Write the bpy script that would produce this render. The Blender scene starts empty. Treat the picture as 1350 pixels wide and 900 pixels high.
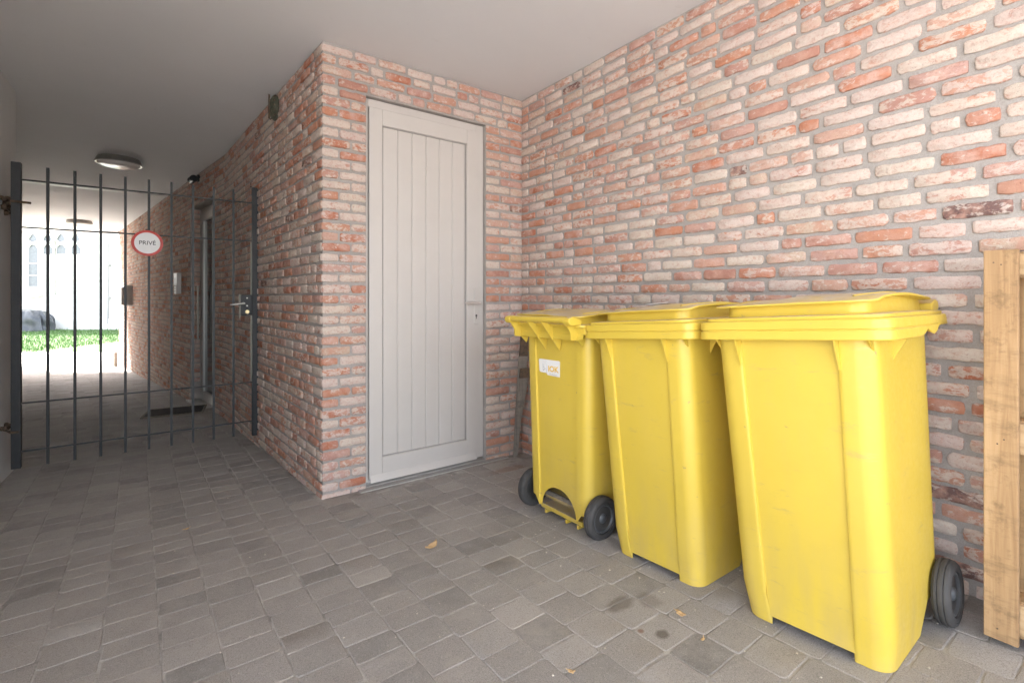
import bpy, math, random
from math import radians, sin, cos, pi, sqrt, hypot, atan2
from mathutils import Vector, Matrix, noise as mnoise
random.seed(11)
scene = bpy.context.scene
COL = scene.collection

# ------------------------------------------------------------------ camera, sky, sun, exposure
YAW = radians(36.1)
CAM_H = 1.207
cd = bpy.data.cameras.new("camera"); cam = bpy.data.objects.new("camera", cd); COL.objects.link(cam)
cam.location = (0, 0, CAM_H); cam.rotation_euler = (pi/2, 0, -YAW)
cd.sensor_width = 36.0; cd.lens = 637.0/1350.0*36.0
cd.shift_y = -58.0/1350.0
cd.clip_start = 0.02; cd.clip_end = 500
scene.camera = cam

SUN_EL = radians(50); SUN_AZ = radians(-22)        # azimuth clockwise from +Y: over the street, ahead and a little left
w = bpy.data.worlds.new("World"); scene.world = w; w.use_nodes = True
nt = w.node_tree
sky = nt.nodes.new("ShaderNodeTexSky"); sky.sky_type = 'NISHITA'; sky.sun_disc = False
sky.sun_elevation = SUN_EL; sky.sun_rotation = SUN_AZ; sky.air_density = 0.8; sky.dust_density = 2.5; sky.ozone_density = 0.6
bg = nt.nodes["Background"]; bg.inputs[1].default_value = 0.15
hs = nt.nodes.new('ShaderNodeHueSaturation'); hs.inputs['Saturation'].default_value = .45      # thin high cloud: a paler sky
nt.links.new(sky.outputs[0], hs.inputs['Color']); nt.links.new(hs.outputs[0], bg.inputs[0])
sd = bpy.data.lights.new("sun", 'SUN'); sd.energy = 4.0; sd.angle = radians(3); sd.color = (1.0, 0.965, 0.93)
so = bpy.data.objects.new("sun", sd); COL.objects.link(so)
sdir = Vector((sin(SUN_AZ)*cos(SUN_EL), cos(SUN_AZ)*cos(SUN_EL), sin(SUN_EL)))
so.rotation_euler = sdir.to_track_quat('Z', 'Y').to_euler(); so.location = (-4, -6, 5)
scene.view_settings.view_transform = 'Standard'; scene.view_settings.look = 'None'
scene.view_settings.exposure = 3.62; scene.view_settings.gamma = 1.0
scene.render.engine = 'CYCLES'
try:
    scene.cycles.max_bounces = 8; scene.cycles.diffuse_bounces = 6
    scene.cycles.use_denoising = True
except Exception: pass

# ------------------------------------------------------------------ the measured plan
H = 2.746
P1 = (0.791, 3.014); P2 = (2.293, 3.014); B1 = (0.571, 6.018); E1 = (-0.758, 14.5)
def gz(y):
    if y < -0.6: y = -0.6
    if y > 15.4: y = 15.4
    return -.064*(y-3.014) if y < 3.014 else -.032*(y-3.014)
CY_, SY_ = cos(YAW), sin(YAW)
def street(X, Z):                      # frame of the street, square to the passage's mouth
    return (X*CY_ + Z*SY_, -X*SY_ + Z*CY_)
def pix(x, y, z):
    X = x*CY_-y*SY_; Z = x*SY_+y*CY_
    if Z < .05: return None
    return (675+637*X/Z, 392-637*(z-CAM_H)/Z, Z)

# ------------------------------------------------------------------ materials
def mat(name):
    m = bpy.data.materials.new(name); m.use_nodes = True
    return m, m.node_tree, m.node_tree.nodes["Principled BSDF"]
class NB:
    def __init__(s, t): s.t = t
    def n(s, typ, **kw):
        o = s.t.nodes.new(typ)
        for k, v in kw.items(): setattr(o, k, v)
        return o
    def l(s, a, b): s.t.links.new(a, b)
    def noise(s, vec, scale, detail=4, rough=.55, w=None, dist=0):
        o = s.n("ShaderNodeTexNoise"); o.inputs["Scale"].default_value = scale; o.inputs["Detail"].default_value = detail
        o.inputs["Roughness"].default_value = rough; o.inputs["Distortion"].default_value = dist
        if w is not None: o.noise_dimensions = '4D'; s.l(w, o.inputs["W"])
        if vec is not None: s.l(vec, o.inputs["Vector"])
        return o.outputs["Fac"]
    def ramp(s, f, pts, interp='LINEAR'):
        o = s.n("ShaderNodeValToRGB"); e = o.color_ramp.elements; o.color_ramp.interpolation = interp
        while len(e) < len(pts): e.new(.5)
        for i, (p, c) in enumerate(pts):
            e[i].position = p; e[i].color = (c[0], c[1], c[2], 1) if hasattr(c, '__len__') else (c, c, c, 1)
        s.l(f, o.inputs[0]); return o.outputs[0]
    def math(s, op, a, b=None, c=None):
        o = s.n("ShaderNodeMath", operation=op)
        for i, v in enumerate((a, b, c)):
            if v is None: continue
            if isinstance(v, (int, float)): o.inputs[i].default_value = v
            else: s.l(v, o.inputs[i])
        return o.outputs[0]
    def mix(s, f, a, b, mode='MIX'):
        o = s.n("ShaderNodeMix", data_type='RGBA', blend_type=mode)
        for i, v in ((0, f), (6, a), (7, b)):
            if isinstance(v, (int, float)): o.inputs[i].default_value = v
            elif hasattr(v, '__len__'): o.inputs[i].default_value = (v[0], v[1], v[2], 1)
            else: s.l(v, o.inputs[i])
        return o.outputs[2]
    def bump(s, h, strength, dist, nrm=None):
        o = s.n("ShaderNodeBump"); o.inputs["Strength"].default_value = strength; o.inputs["Distance"].default_value = dist
        s.l(h, o.inputs["Height"])
        if nrm is not None: s.l(nrm, o.inputs["Normal"])
        return o.outputs[0]
def piece_random(b):                   # one random number per piece, whether it is an object or an island of a joined mesh
    oi = b.n("ShaderNodeObjectInfo"); at = b.n("ShaderNodeAttribute", attribute_name="rnd")
    return b.math('FRACT', b.math('ADD', oi.outputs["Random"], at.outputs["Fac"]))

def brick_material():
    m, t, p = mat("reclaimed_brick"); b = NB(t)
    pos = b.n("ShaderNodeNewGeometry").outputs["Position"]
    r = piece_random(b); wv = b.math('MULTIPLY', r, 97.0)
    r2 = b.math('FRACT', b.math('MULTIPLY', r, 7.31)); r3 = b.math('FRACT', b.math('MULTIPLY', r, 23.7))
    base = b.ramp(r, [(0, (.45, .18, .11)), (.10, (.50, .225, .14)), (.2, (.43, .22, .17)), (.32, (.52, .29, .21)), (.45, (.46, .26, .215)),
                      (.56, (.54, .36, .285)), (.68, (.49, .31, .265)), (.79, (.55, .43, .34)), (.87, (.50, .25, .165)), (.965, (.50, .22, .14)), (.985, (.17, .105, .095))], 'CONSTANT')
    n1 = b.noise(pos, 17, 4, .6, wv)
    base = b.mix(b.ramp(n1, [(.42, 0), (.60, .8)]), base, b.mix(r3, (.58, .40, .34), (.52, .29, .21)))
    # limewash and old mortar that clings to the faces in torn patches, more on some bricks than on others
    mpb = b.n("ShaderNodeMapping"); mpb.inputs["Scale"].default_value = (1, 1, 1.7); b.l(pos, mpb.inputs[0])
    n2 = b.noise(mpb.outputs[0], 27, 8, .68, b.math('ADD', wv, 13.0), .5)
    thr = b.math('ADD', n2, b.math('MULTIPLY', b.math('SUBTRACT', r2, .5), .30))
    smear = b.ramp(thr, [(.45, 0), (.495, .66), (.66, .92)])
    white = b.mix(r3, (.61, .515, .47), (.62, .555, .475))
    c = b.mix(smear, base, white)
    n3 = b.noise(pos, 75, 4, .7, wv)
    c = b.mix(b.ramp(n3, [(.34, .5), (.49, 0)]), c, (.44, .22, .165), 'MIX')
    c = b.mix(b.ramp(n3, [(.60, 0), (.70, .35)]), c, (.68, .60, .54), 'MIX')
    pits = b.noise(pos, 330, 2, .5)
    c = b.mix(b.ramp(pits, [(.28, .6), (.36, 0)]), c, (.2, .12, .10))
    b.l(c, p.inputs["Base Color"]); p.inputs["Roughness"].default_value = .92
    p.inputs["Specular IOR Level"].default_value = .2
    h = b.math('ADD', b.math('MULTIPLY', n3, .45), b.math('ADD', b.math('MULTIPLY', n2, .6), b.math('MULTIPLY', pits, .25)))
    b.l(b.bump(h, 1.0, .008), p.inputs["Normal"])
    return m
def mortar_material():
    m, t, p = mat("mortar"); b = NB(t)
    pos = b.n("ShaderNodeNewGeometry").outputs["Position"]
    n = b.noise(pos, 9, 5, .6); g = b.noise(pos, 240, 3, .6)
    c = b.ramp(n, [(.3, (.345, .318, .295)), (.7, (.425, .395, .368))])
    c = b.mix(b.ramp(g, [(.35, .35), (.6, 0)]), c, (.24, .21, .19))
    b.l(c, p.inputs["Base Color"]); p.inputs["Roughness"].default_value = .95
    b.l(b.bump(b.math('ADD', g, b.noise(pos, 45, 3)), .7, .004), p.inputs["Normal"])
    return m
def paver_material():
    m, t, p = mat("tumbled_paver"); b = NB(t)
    pos = b.n("ShaderNodeNewGeometry").outputs["Position"]
    r = piece_random(b); wv = b.math('MULTIPLY', r, 61.0)
    base = b.ramp(r, [(0, (.285, .268, .252)), (.10, (.345, .322, .302)), (.30, (.365, .341, .32)), (.52, (.385, .36, .336)), (.70, (.33, .31, .291)),
                      (.82, (.40, .376, .352)), (.93, (.235, .222, .21)), (.97, (.45, .422, .392))], 'CONSTANT')
    n1 = b.noise(pos, 11, 6, .7, wv); n2 = b.noise(pos, 2.4, 5, .65)
    c = b.mix(b.ramp(n1, [(.38, 0), (.68, .55)]), base, (.42, .392, .365))
    c = b.mix(b.ramp(n2, [(.42, 0), (.72, .40)]), c, (.275, .256, .238))
    g = b.noise(pos, 300, 4, .75)
    c = b.mix(b.ramp(g, [(.36, .65), (.52, 0)]), c, (.13, .12, .112))
    sp = b.noise(pos, 150, 3, .6)
    c = b.mix(b.ramp(sp, [(.62, 0), (.70, .5)]), c, (.50, .465, .42))
    dz_ = b.noise(pos, 5.5, 6, .75)                       # dry silt trodden over stones and joints alike
    c = b.mix(b.ramp(dz_, [(.52, 0), (.66, .42)]), c, (.41, .375, .34))
    # worn marks: damp or greasy spots beside the bins and rusty leaf dust in the corner
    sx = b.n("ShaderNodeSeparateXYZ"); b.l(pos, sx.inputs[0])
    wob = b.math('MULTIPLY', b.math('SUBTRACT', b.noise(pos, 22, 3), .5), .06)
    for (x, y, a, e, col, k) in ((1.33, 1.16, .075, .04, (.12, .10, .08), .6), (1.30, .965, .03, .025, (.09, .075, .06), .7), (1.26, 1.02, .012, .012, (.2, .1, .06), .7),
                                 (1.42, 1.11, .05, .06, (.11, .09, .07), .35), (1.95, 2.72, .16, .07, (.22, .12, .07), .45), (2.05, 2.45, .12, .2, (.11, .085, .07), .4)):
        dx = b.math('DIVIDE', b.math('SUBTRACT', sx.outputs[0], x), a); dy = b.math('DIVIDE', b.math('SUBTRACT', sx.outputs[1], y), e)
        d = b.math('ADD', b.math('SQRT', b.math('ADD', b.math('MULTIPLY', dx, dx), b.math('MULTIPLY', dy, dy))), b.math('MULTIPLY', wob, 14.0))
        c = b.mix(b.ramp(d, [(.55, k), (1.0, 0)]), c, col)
    b.l(c, p.inputs["Base Color"]); p.inputs["Roughness"].default_value = .82
    p.inputs["Specular IOR Level"].default_value = .3
    b.l(b.bump(b.math('ADD', b.math('MULTIPLY', g, .9), b.math('MULTIPLY', n1, .8)), .9, .0035), p.inputs["Normal"])
    return m
def speckled(name, c1, c2, scale=30, rough=.85, bump=.3, bd=.003, metallic=0, spec=.5, fine=260):
    m, t, p = mat(name); b = NB(t)
    pos = b.n("ShaderNodeNewGeometry").outputs["Position"]
    n = b.noise(pos, scale, 5, .6); g = b.noise(pos, fine, 3, .6)
    c = b.ramp(n, [(.3, c1), (.7, c2)])
    c = b.mix(b.ramp(g, [(.4, .22), (.6, 0)]), c, tuple(x*.55 for x in c1))
    b.l(c, p.inputs["Base Color"]); p.inputs["Roughness"].default_value = rough; p.inputs["Metallic"].default_value = metallic
    p.inputs["Specular IOR Level"].default_value = spec
    if bump: b.l(b.bump(b.math('ADD', n, b.math('MULTIPLY', g, .3)), bump, bd), p.inputs["Normal"])
    return m
def plaster_material(name, c, dirt=.25):
    m, t, p = mat(name); b = NB(t)
    pos = b.n("ShaderNodeNewGeometry").outputs["Position"]
    n = b.noise(pos, 1.3, 5, .6); g = b.noise(pos, 130, 3, .6); s = b.noise(pos, 7, 6, .7)
    col = b.mix(b.ramp(n, [(.3, 0), (.75, dirt)]), c, tuple(x*.82 for x in c))
    col = b.mix(b.ramp(s, [(.64, 0), (.72, .22)]), col, tuple(x*.7 for x in c))
    b.l(col, p.inputs["Base Color"]); p.inputs["Roughness"].default_value = .88; p.inputs["Specular IOR Level"].default_value = .25
    b.l(b.bump(b.math('ADD', b.math('MULTIPLY', g, .4), n), .35, .004), p.inputs["Normal"])
    return m
def bin_material():
    m, t, p = mat("yellow_polyethylene"); b = NB(t)
    tc = b.n("ShaderNodeTexCoord"); pos = tc.outputs["Object"]
    oi = b.n("ShaderNodeObjectInfo"); wv = b.math('MULTIPLY', oi.outputs["Random"], 40.0)
    n = b.noise(pos, 2.2, 5, .6, wv); f = b.noise(pos, 60, 4, .7, wv)
    c = b.ramp(n, [(.3, (.60, .43, .05)), (.7, (.67, .485, .064))])
    # scuffs: short smears lying mostly sideways
    mp = b.n("ShaderNodeMapping"); mp.inputs["Scale"].default_value = (9, 9, 34); b.l(pos, mp.inputs[0])
    sc = b.noise(mp.outputs[0], 1.0, 6, .72, wv, .4)
    c = b.mix(b.ramp(sc, [(.59, 0), (.70, .42)]), c, (.36, .26, .12))
    mp2 = b.n("ShaderNodeMapping"); mp2.inputs["Scale"].default_value = (14, 14, 3); b.l(pos, mp2.inputs[0])
    st = b.noise(mp2.outputs[0], 1.0, 5, .6, wv)
    sz = b.n("ShaderNodeSeparateXYZ"); b.l(pos, sz.inputs[0])
    low = b.ramp(sz.outputs[2], [(0, 1.0), (.36, .22), (1, .12)])
    c = b.mix(b.math('MULTIPLY', b.ramp(st, [(.36, 0), (.70, .48)]), low), c, (.42, .31, .16))
    fl = b.noise(pos, 24, 3, .5, wv)
    c = b.mix(b.ramp(fl, [(.72, 0), (.76, .7)]), c, (.25, .18, .10))
    # dust settled where the plastic lies flat
    nr = b.n("ShaderNodeSeparateXYZ"); b.l(b.n("ShaderNodeNewGeometry").outputs["Normal"], nr.inputs[0])
    du = b.math('MULTIPLY', b.ramp(nr.outputs[2], [(.86, 0), (.975, .88)]), b.ramp(b.noise(pos, 7, 5, .65, wv), [(.32, .15), (.55, 1)]))
    c = b.mix(du, c, (.50, .42, .32))
    b.l(c, p.inputs["Base Color"])
    b.l(b.ramp(f, [(.3, .34), (.7, .50)]), p.inputs["Roughness"])
    p.inputs["Specular IOR Level"].default_value = .5
    p.inputs["Subsurface Weight"].default_value = .0
    b.l(b.bump(b.math('ADD', n, b.math('MULTIPLY', f, .06)), .35, .012), p.inputs["Normal"])
    return m
def wood_material(name, cols, knots=True, axis=2):
    m, t, p = mat(name); b = NB(t)
    tc = b.n("ShaderNodeTexCoord"); oi = b.n("ShaderNodeObjectInfo"); wv = b.math('MULTIPLY', oi.outputs["Random"], 30.0)
    mp = b.n("ShaderNodeMapping"); s = [34, 34, 34]; s[axis] = 1.6; mp.inputs["Scale"].default_value = s; b.l(tc.outputs["Object"], mp.inputs[0])
    g = b.noise(mp.outputs[0], 1.0, 6, .65, wv, .7)
    c = b.ramp(g, [(.28, cols[0]), (.5, cols[1]), (.74, cols[2])])
    s2 = [30, 30, 30]; s2[axis] = 60
    mp2 = b.n("ShaderNodeMapping"); mp2.inputs["Scale"].default_value = [7, 7, 30] if axis == 2 else [7, 30, 7]; b.l(tc.outputs["Object"], mp2.inputs[0])
    sw = b.noise(mp2.outputs[0], 1.0, 5, .7, wv)
    c = b.mix(b.ramp(sw, [(.50, 0), (.70, .5)]), c, tuple(x*.35 for x in cols[1]))
    sp = b.noise(tc.outputs["Object"], 16, 6, .7, wv)
    c = b.mix(b.ramp(sp, [(.54, 0), (.70, .65)]), c, tuple(x*.3 for x in cols[1]))
    b.l(c, p.inputs["Base Color"]); p.inputs["Roughness"].default_value = .8
    b.l(b.bump(b.math('ADD', g, sw), .5, .002), p.inputs["Normal"])
    return m
def plain(name, c, rough=.5, metallic=0, spec=.5, var=.12, scale=18, bump=.15):
    m, t, p = mat(name); b = NB(t)
    tc = b.n("ShaderNodeTexCoord")
    n = b.noise(tc.outputs["Object"], scale, 5, .65)
    col = b.mix(b.ramp(n, [(.35, 0), (.72, 1)]), c, tuple(x*(1-var) for x in c))
    b.l(col, p.inputs["Base Color"]); p.inputs["Roughness"].default_value = rough; p.inputs["Metallic"].default_value = metallic
    p.inputs["Specular IOR Level"].default_value = spec
    if bump: b.l(b.bump(n, bump, .002), p.inputs["Normal"])
    return m

M_BRICK = brick_material(); M_MORTAR = mortar_material(); M_PAVER = paver_material()
M_SAND = speckled("joint_sand", (.20, .19, .178), (.52, .49, .455), 11, .95, .6, .004, fine=340)
M_CEIL = plaster_material("ceiling_plaster", (.745, .745, .75)); M_PLASTER = plaster_material("grey_plaster", (.72, .735, .72), .35)
M_YELLOW = bin_material()
M_DOOR = plain("putty_lacquer", (.555, .52, .485), .42, var=.04, scale=5, bump=.05)
M_SEAL = plain("black_rubber_seal", (.06, .055, .05), .7)
M_HANDLE = plain("champagne_metal", (.66, .60, .56), .35, .3)
M_TYRE = plain("tyre_rubber", (.055, .052, .050), .72, var=.3, scale=40, bump=.4)
M_HUB = plain("grey_plastic_hub", (.085, .09, .095), .42, var=.3, scale=30)
M_AXLE = speckled("dusty_steel", (.10, .085, .07), (.24, .20, .15), 60, .8)
M_IRON = plain("anthracite_iron", (.018, .02, .023), .5, .0, var=.3, scale=30)
M_STEEL = plain("brushed_steel", (.42, .41, .38), .4, .9)
M_DULL = plain("dull_nickel", (.20, .19, .155), .55, .4)
M_BRASS = plain("brass_cylinder", (.62, .50, .28), .35, .9)
M_RUST = speckled("rusty_iron", (.05, .035, .03), (.18, .12, .07), 40, .8)
M_WHITE = plain("white_enamel", (.80, .79, .78), .35, var=.05)
M_RED = plain("red_print", (.62, .07, .06), .4)
M_PRINT = plain("dark_print", (.04, .04, .045), .5)
M_STICK = plain("sticker_vinyl", (.84, .82, .80), .4, var=.06)
M_GOLD = plain("golden_print", (.80, .52, .10), .4)
M_GREYP = plain("grey_print", (.48, .48, .47), .5)
M_PALLET = wood_material("pallet_softwood", ((.25, .145, .068), (.39, .245, .122), (.48, .32, .175)))
M_PALLETH = wood_material("pallet_softwood_cross", ((.32, .195, .095), (.46, .31, .165), (.54, .385, .23)), axis=1)
M_OLD = wood_material("weathered_wood", ((.12, .10, .085), (.22, .19, .16), (.31, .275, .235)))
M_STONE = speckled("bluestone", (.27, .26, .25), (.36, .345, .33), 12, .7, .3)
M_ALU = plain("grey_aluminium", (.48, .48, .47), .38, .5, var=.05)
M_GLASS = plain("dark_glazing", (.05, .055, .06), .08)
M_MAT = speckled("doormat_bristle", (.03, .026, .024), (.06, .052, .047), 90, 1.0, 1.0, .01)
M_OPAL = plain("opal_glass", (.78, .75, .72), .25, var=.04)
M_BLACK = plain("black_plastic", (.02, .02, .022), .4)
M_CONC = speckled("pale_concrete", (.64, .62, .58), (.74, .72, .67), 2, .9)
M_BOUNCE = speckled("bounce_concrete", (.40, .39, .375), (.48, .465, .445), 2, .9)  # for the added sheet that bounces light into the carport
M_GRASSB = speckled("turf_soil", (.045, .085, .02), (.07, .12, .03), 8, 1.0)
M_GRASS = plain("grass_blade", (.07, .155, .025), .6, var=.5, scale=3)
M_CHURCH = speckled("pale_limestone", (.70, .68, .63), (.80, .78, .73), 3, .9)
M_LEAD = speckled("leaded_glazing", (.12, .13, .14), (.18, .19, .20), 9, .3)
M_TARP = plain("grey_tarpaulin", (.055, .058, .062), .35, var=.3)
M_LEAF = speckled("dry_leaf", (.50, .31, .14), (.68, .49, .27), 60, .7)
M_LEAD2 = plain("zinc_pipe", (.30, .29, .28), .5, .3)

# ------------------------------------------------------------------ mesh helpers
def tag(o, label=None, cat=None, group=None, kind=None):
    if label: o["label"] = label
    if cat: o["category"] = cat
    if group: o["group"] = group
    if kind: o["kind"] = kind
    return o
def empty(name, loc, label, cat, rot=(0, 0, 0), group=None):
    o = bpy.data.objects.new(name, None); COL.objects.link(o); o.location = loc; o.rotation_euler = rot
    o.empty_display_size = .1
    return tag(o, label, cat, group)
def link(name, me, parent=None, loc=(0, 0, 0), rot=(0, 0, 0)):
    o = bpy.data.objects.new(name, me); COL.objects.link(o)
    if parent is not None: o.parent = parent
    o.location = loc; o.rotation_euler = rot
    return o
class MB:
    def __init__(s): s.v = []; s.f = []; s.rnd = []
    def add(s, vs, fs, rnd=0.0):
        k = len(s.v); s.v += [tuple(v) for v in vs]; s.f += [tuple(i+k for i in f) for f in fs]; s.rnd += [rnd]*len(fs)
        return s
    def box(s, a, b, mtx=None):
        x0, y0, z0 = a; x1, y1, z1 = b
        vs = [(x0, y0, z0), (x1, y0, z0), (x1, y1, z0), (x0, y1, z0), (x0, y0, z1), (x1, y0, z1), (x1, y1, z1), (x0, y1, z1)]
        if mtx is not None: vs = [tuple(mtx @ Vector(v)) for v in vs]
        return s.add(vs, [(0, 3, 2, 1), (4, 5, 6, 7), (0, 1, 5, 4), (1, 2, 6, 5), (2, 3, 7, 6), (3, 0, 4, 7)])
    def prism(s, pts, lo, hi, axis=2):         # polygon pts extruded along an axis
        n = len(pts)
        def P(p, h):
            if axis == 2: return (p[0], p[1], h)
            if axis == 1: return (p[0], h, p[1])
            return (h, p[0], p[1])
        vs = [P(p, lo) for p in pts]+[P(p, hi) for p in pts]
        fs = [tuple(range(n))[::-1], tuple(range(n, 2*n))]+[(i, (i+1) % n, n+(i+1) % n, n+i) for i in range(n)]
        return s.add(vs, fs)
    def tube(s, p0, p1, r0, r1=None, n=12, caps=True, sq=0):
        r1 = r0 if r1 is None else r1
        p0 = Vector(p0); p1 = Vector(p1); d = (p1-p0).normalized(); q = d.to_track_quat('Z', 'Y')
        vs = []
        for p, r in ((p0, r0), (p1, r1)):
            for i in range(n):
                a = 2*pi*i/n+sq; vs.append(p+q @ Vector((r*cos(a), r*sin(a), 0)))
        fs = [(i, (i+1) % n, n+(i+1) % n, n+i) for i in range(n)]
        if caps: fs += [tuple(range(n))[::-1], tuple(range(n, 2*n))]
        return s.add(vs, fs)
    def lathe(s, prof, n=32, mtx=None):        # profile of (r, z) about z
        vs = []
        for r, z in prof:
            for i in range(n):
                a = 2*pi*i/n; v = Vector((r*cos(a), r*sin(a), z)); vs.append(mtx @ v if mtx is not None else v)
        m = len(prof)
        fs = [(j*n+i, j*n+(i+1) % n, (j+1)*n+(i+1) % n, (j+1)*n+i) for j in range(m-1) for i in range(n)]
        fs += [tuple(range(n))[::-1], tuple(range((m-1)*n, m*n))]
        return s.add(vs, fs)
    def loft(s, rings, cap0=True, cap1=True):
        n = len(rings[0]); vs = [p for r in rings for p in r]; m = len(rings)
        fs = [(j*n+i, j*n+(i+1) % n, (j+1)*n+(i+1) % n, (j+1)*n+i) for j in range(m-1) for i in range(n)]
        if cap0: fs.append(tuple(range(n))[::-1])
        if cap1: fs.append(tuple(range((m-1)*n, m*n)))
        return s.add(vs, fs)
    def mesh(s, name, m, smooth=None, uv=False):
        me = bpy.data.meshes.new(name); me.from_pydata(s.v, [], s.f)
        if any(s.rnd):
            a = me.attributes.new("rnd", 'FLOAT', 'FACE'); a.data.foreach_set("value", s.rnd)
        if m is not None: me.materials.append(m)
        if smooth:
            me.polygons.foreach_set("use_smooth", [True]*len(me.polygons)); me.set_sharp_from_angle(angle=radians(smooth))
        me.update(); return me
    def build(s, name, m, parent=None, smooth=None, bevel=0, loc=(0, 0, 0), rot=(0, 0, 0)):
        o = link(name, s.mesh(name, m, smooth), parent, loc, rot)
        if bevel:
            b = o.modifiers.new("bevel", 'BEVEL'); b.width = bevel; b.segments = 2; b.limit_method = 'ANGLE'; b.angle_limit = radians(40)
            b.harden_normals = False
        return o

# ------------------------------------------------------------------ bricks: worn slips with uneven outlines
def slip_mesh(name, L, Hh, m, seed, jit=.0034, depth=.0085, corner=.010, nx=7, dome=.0012):
    """one brick as it stands proud of the mortar, centred, front at y<0"""
    rs = random.Random(seed); pts = []
    def e(): return rs.uniform(-jit, jit)
    a, b = L/2, Hh/2; cr = corner*rs.uniform(.6, 1.5)
    for i in range(nx): pts.append((-a+cr+(2*a-2*cr)*i/(nx-1), -b+e()*.8))
    c = cr*rs.uniform(.8, 1.3); pts.append((a-c*.25, -b+c*.35))
    pts.append((a+e(), 0+e()*2)); pts.append((a-cr*.25, b-cr*.4))
    for i in range(nx): pts.append((a-cr-(2*a-2*cr)*i/(nx-1), b+e()*.8))
    c = cr*rs.uniform(.8, 1.3); pts.append((-a+c*.25, b-c*.35)); pts.append((-a+e(), e()*2)); pts.append((-a+cr*.25, -b+cr*.4))
    n = len(pts); mb = MB()
    tilt = rs.uniform(-.0012, .0012)
    r0 = [(x, 0.002, z) for x, z in pts]
    r1 = [(x, -depth+.0032, z) for x, z in pts]
    r2 = [(x*(1-.0035/a), -depth+rs.uniform(0, .0012)+tilt*x/a, z*(1-.0040/b)) for x, z in pts]
    mb.v = r0+r1+r2
    for j in range(2):
        for i in range(n): mb.f.append((j*n+i, (j*n+(i+1) % n), (j+1)*n+(i+1) % n, (j+1)*n+i))
    mb.f.append(tuple(range(2*n, 3*n)))
    mb.rnd = [0.0]*len(mb.f)
    me = mb.mesh(name, m, None)
    me.polygons.foreach_set("use_smooth", [True]*len(me.polygons)); me.set_sharp_from_angle(angle=radians(60))
    return me, mb.v, mb.f
SLIPS = {}
for kindn, L, cnt in (("s", .178, 10), ("t", .128, 5), ("h", .084, 6)):
    SLIPS[kindn] = [(L,)+slip_mesh("brick", L, .0480, M_BRICK, 100*ord(kindn)+i, nx=9 if kindn == "s" else 5) for i in range(cnt)]
COURSE = .0631
BINBOX = [(960, 1240, 395, 880), (800, 975, 400, 760), (700, 800, 405, 680), (1297, 1340, 328, 850)]
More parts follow.
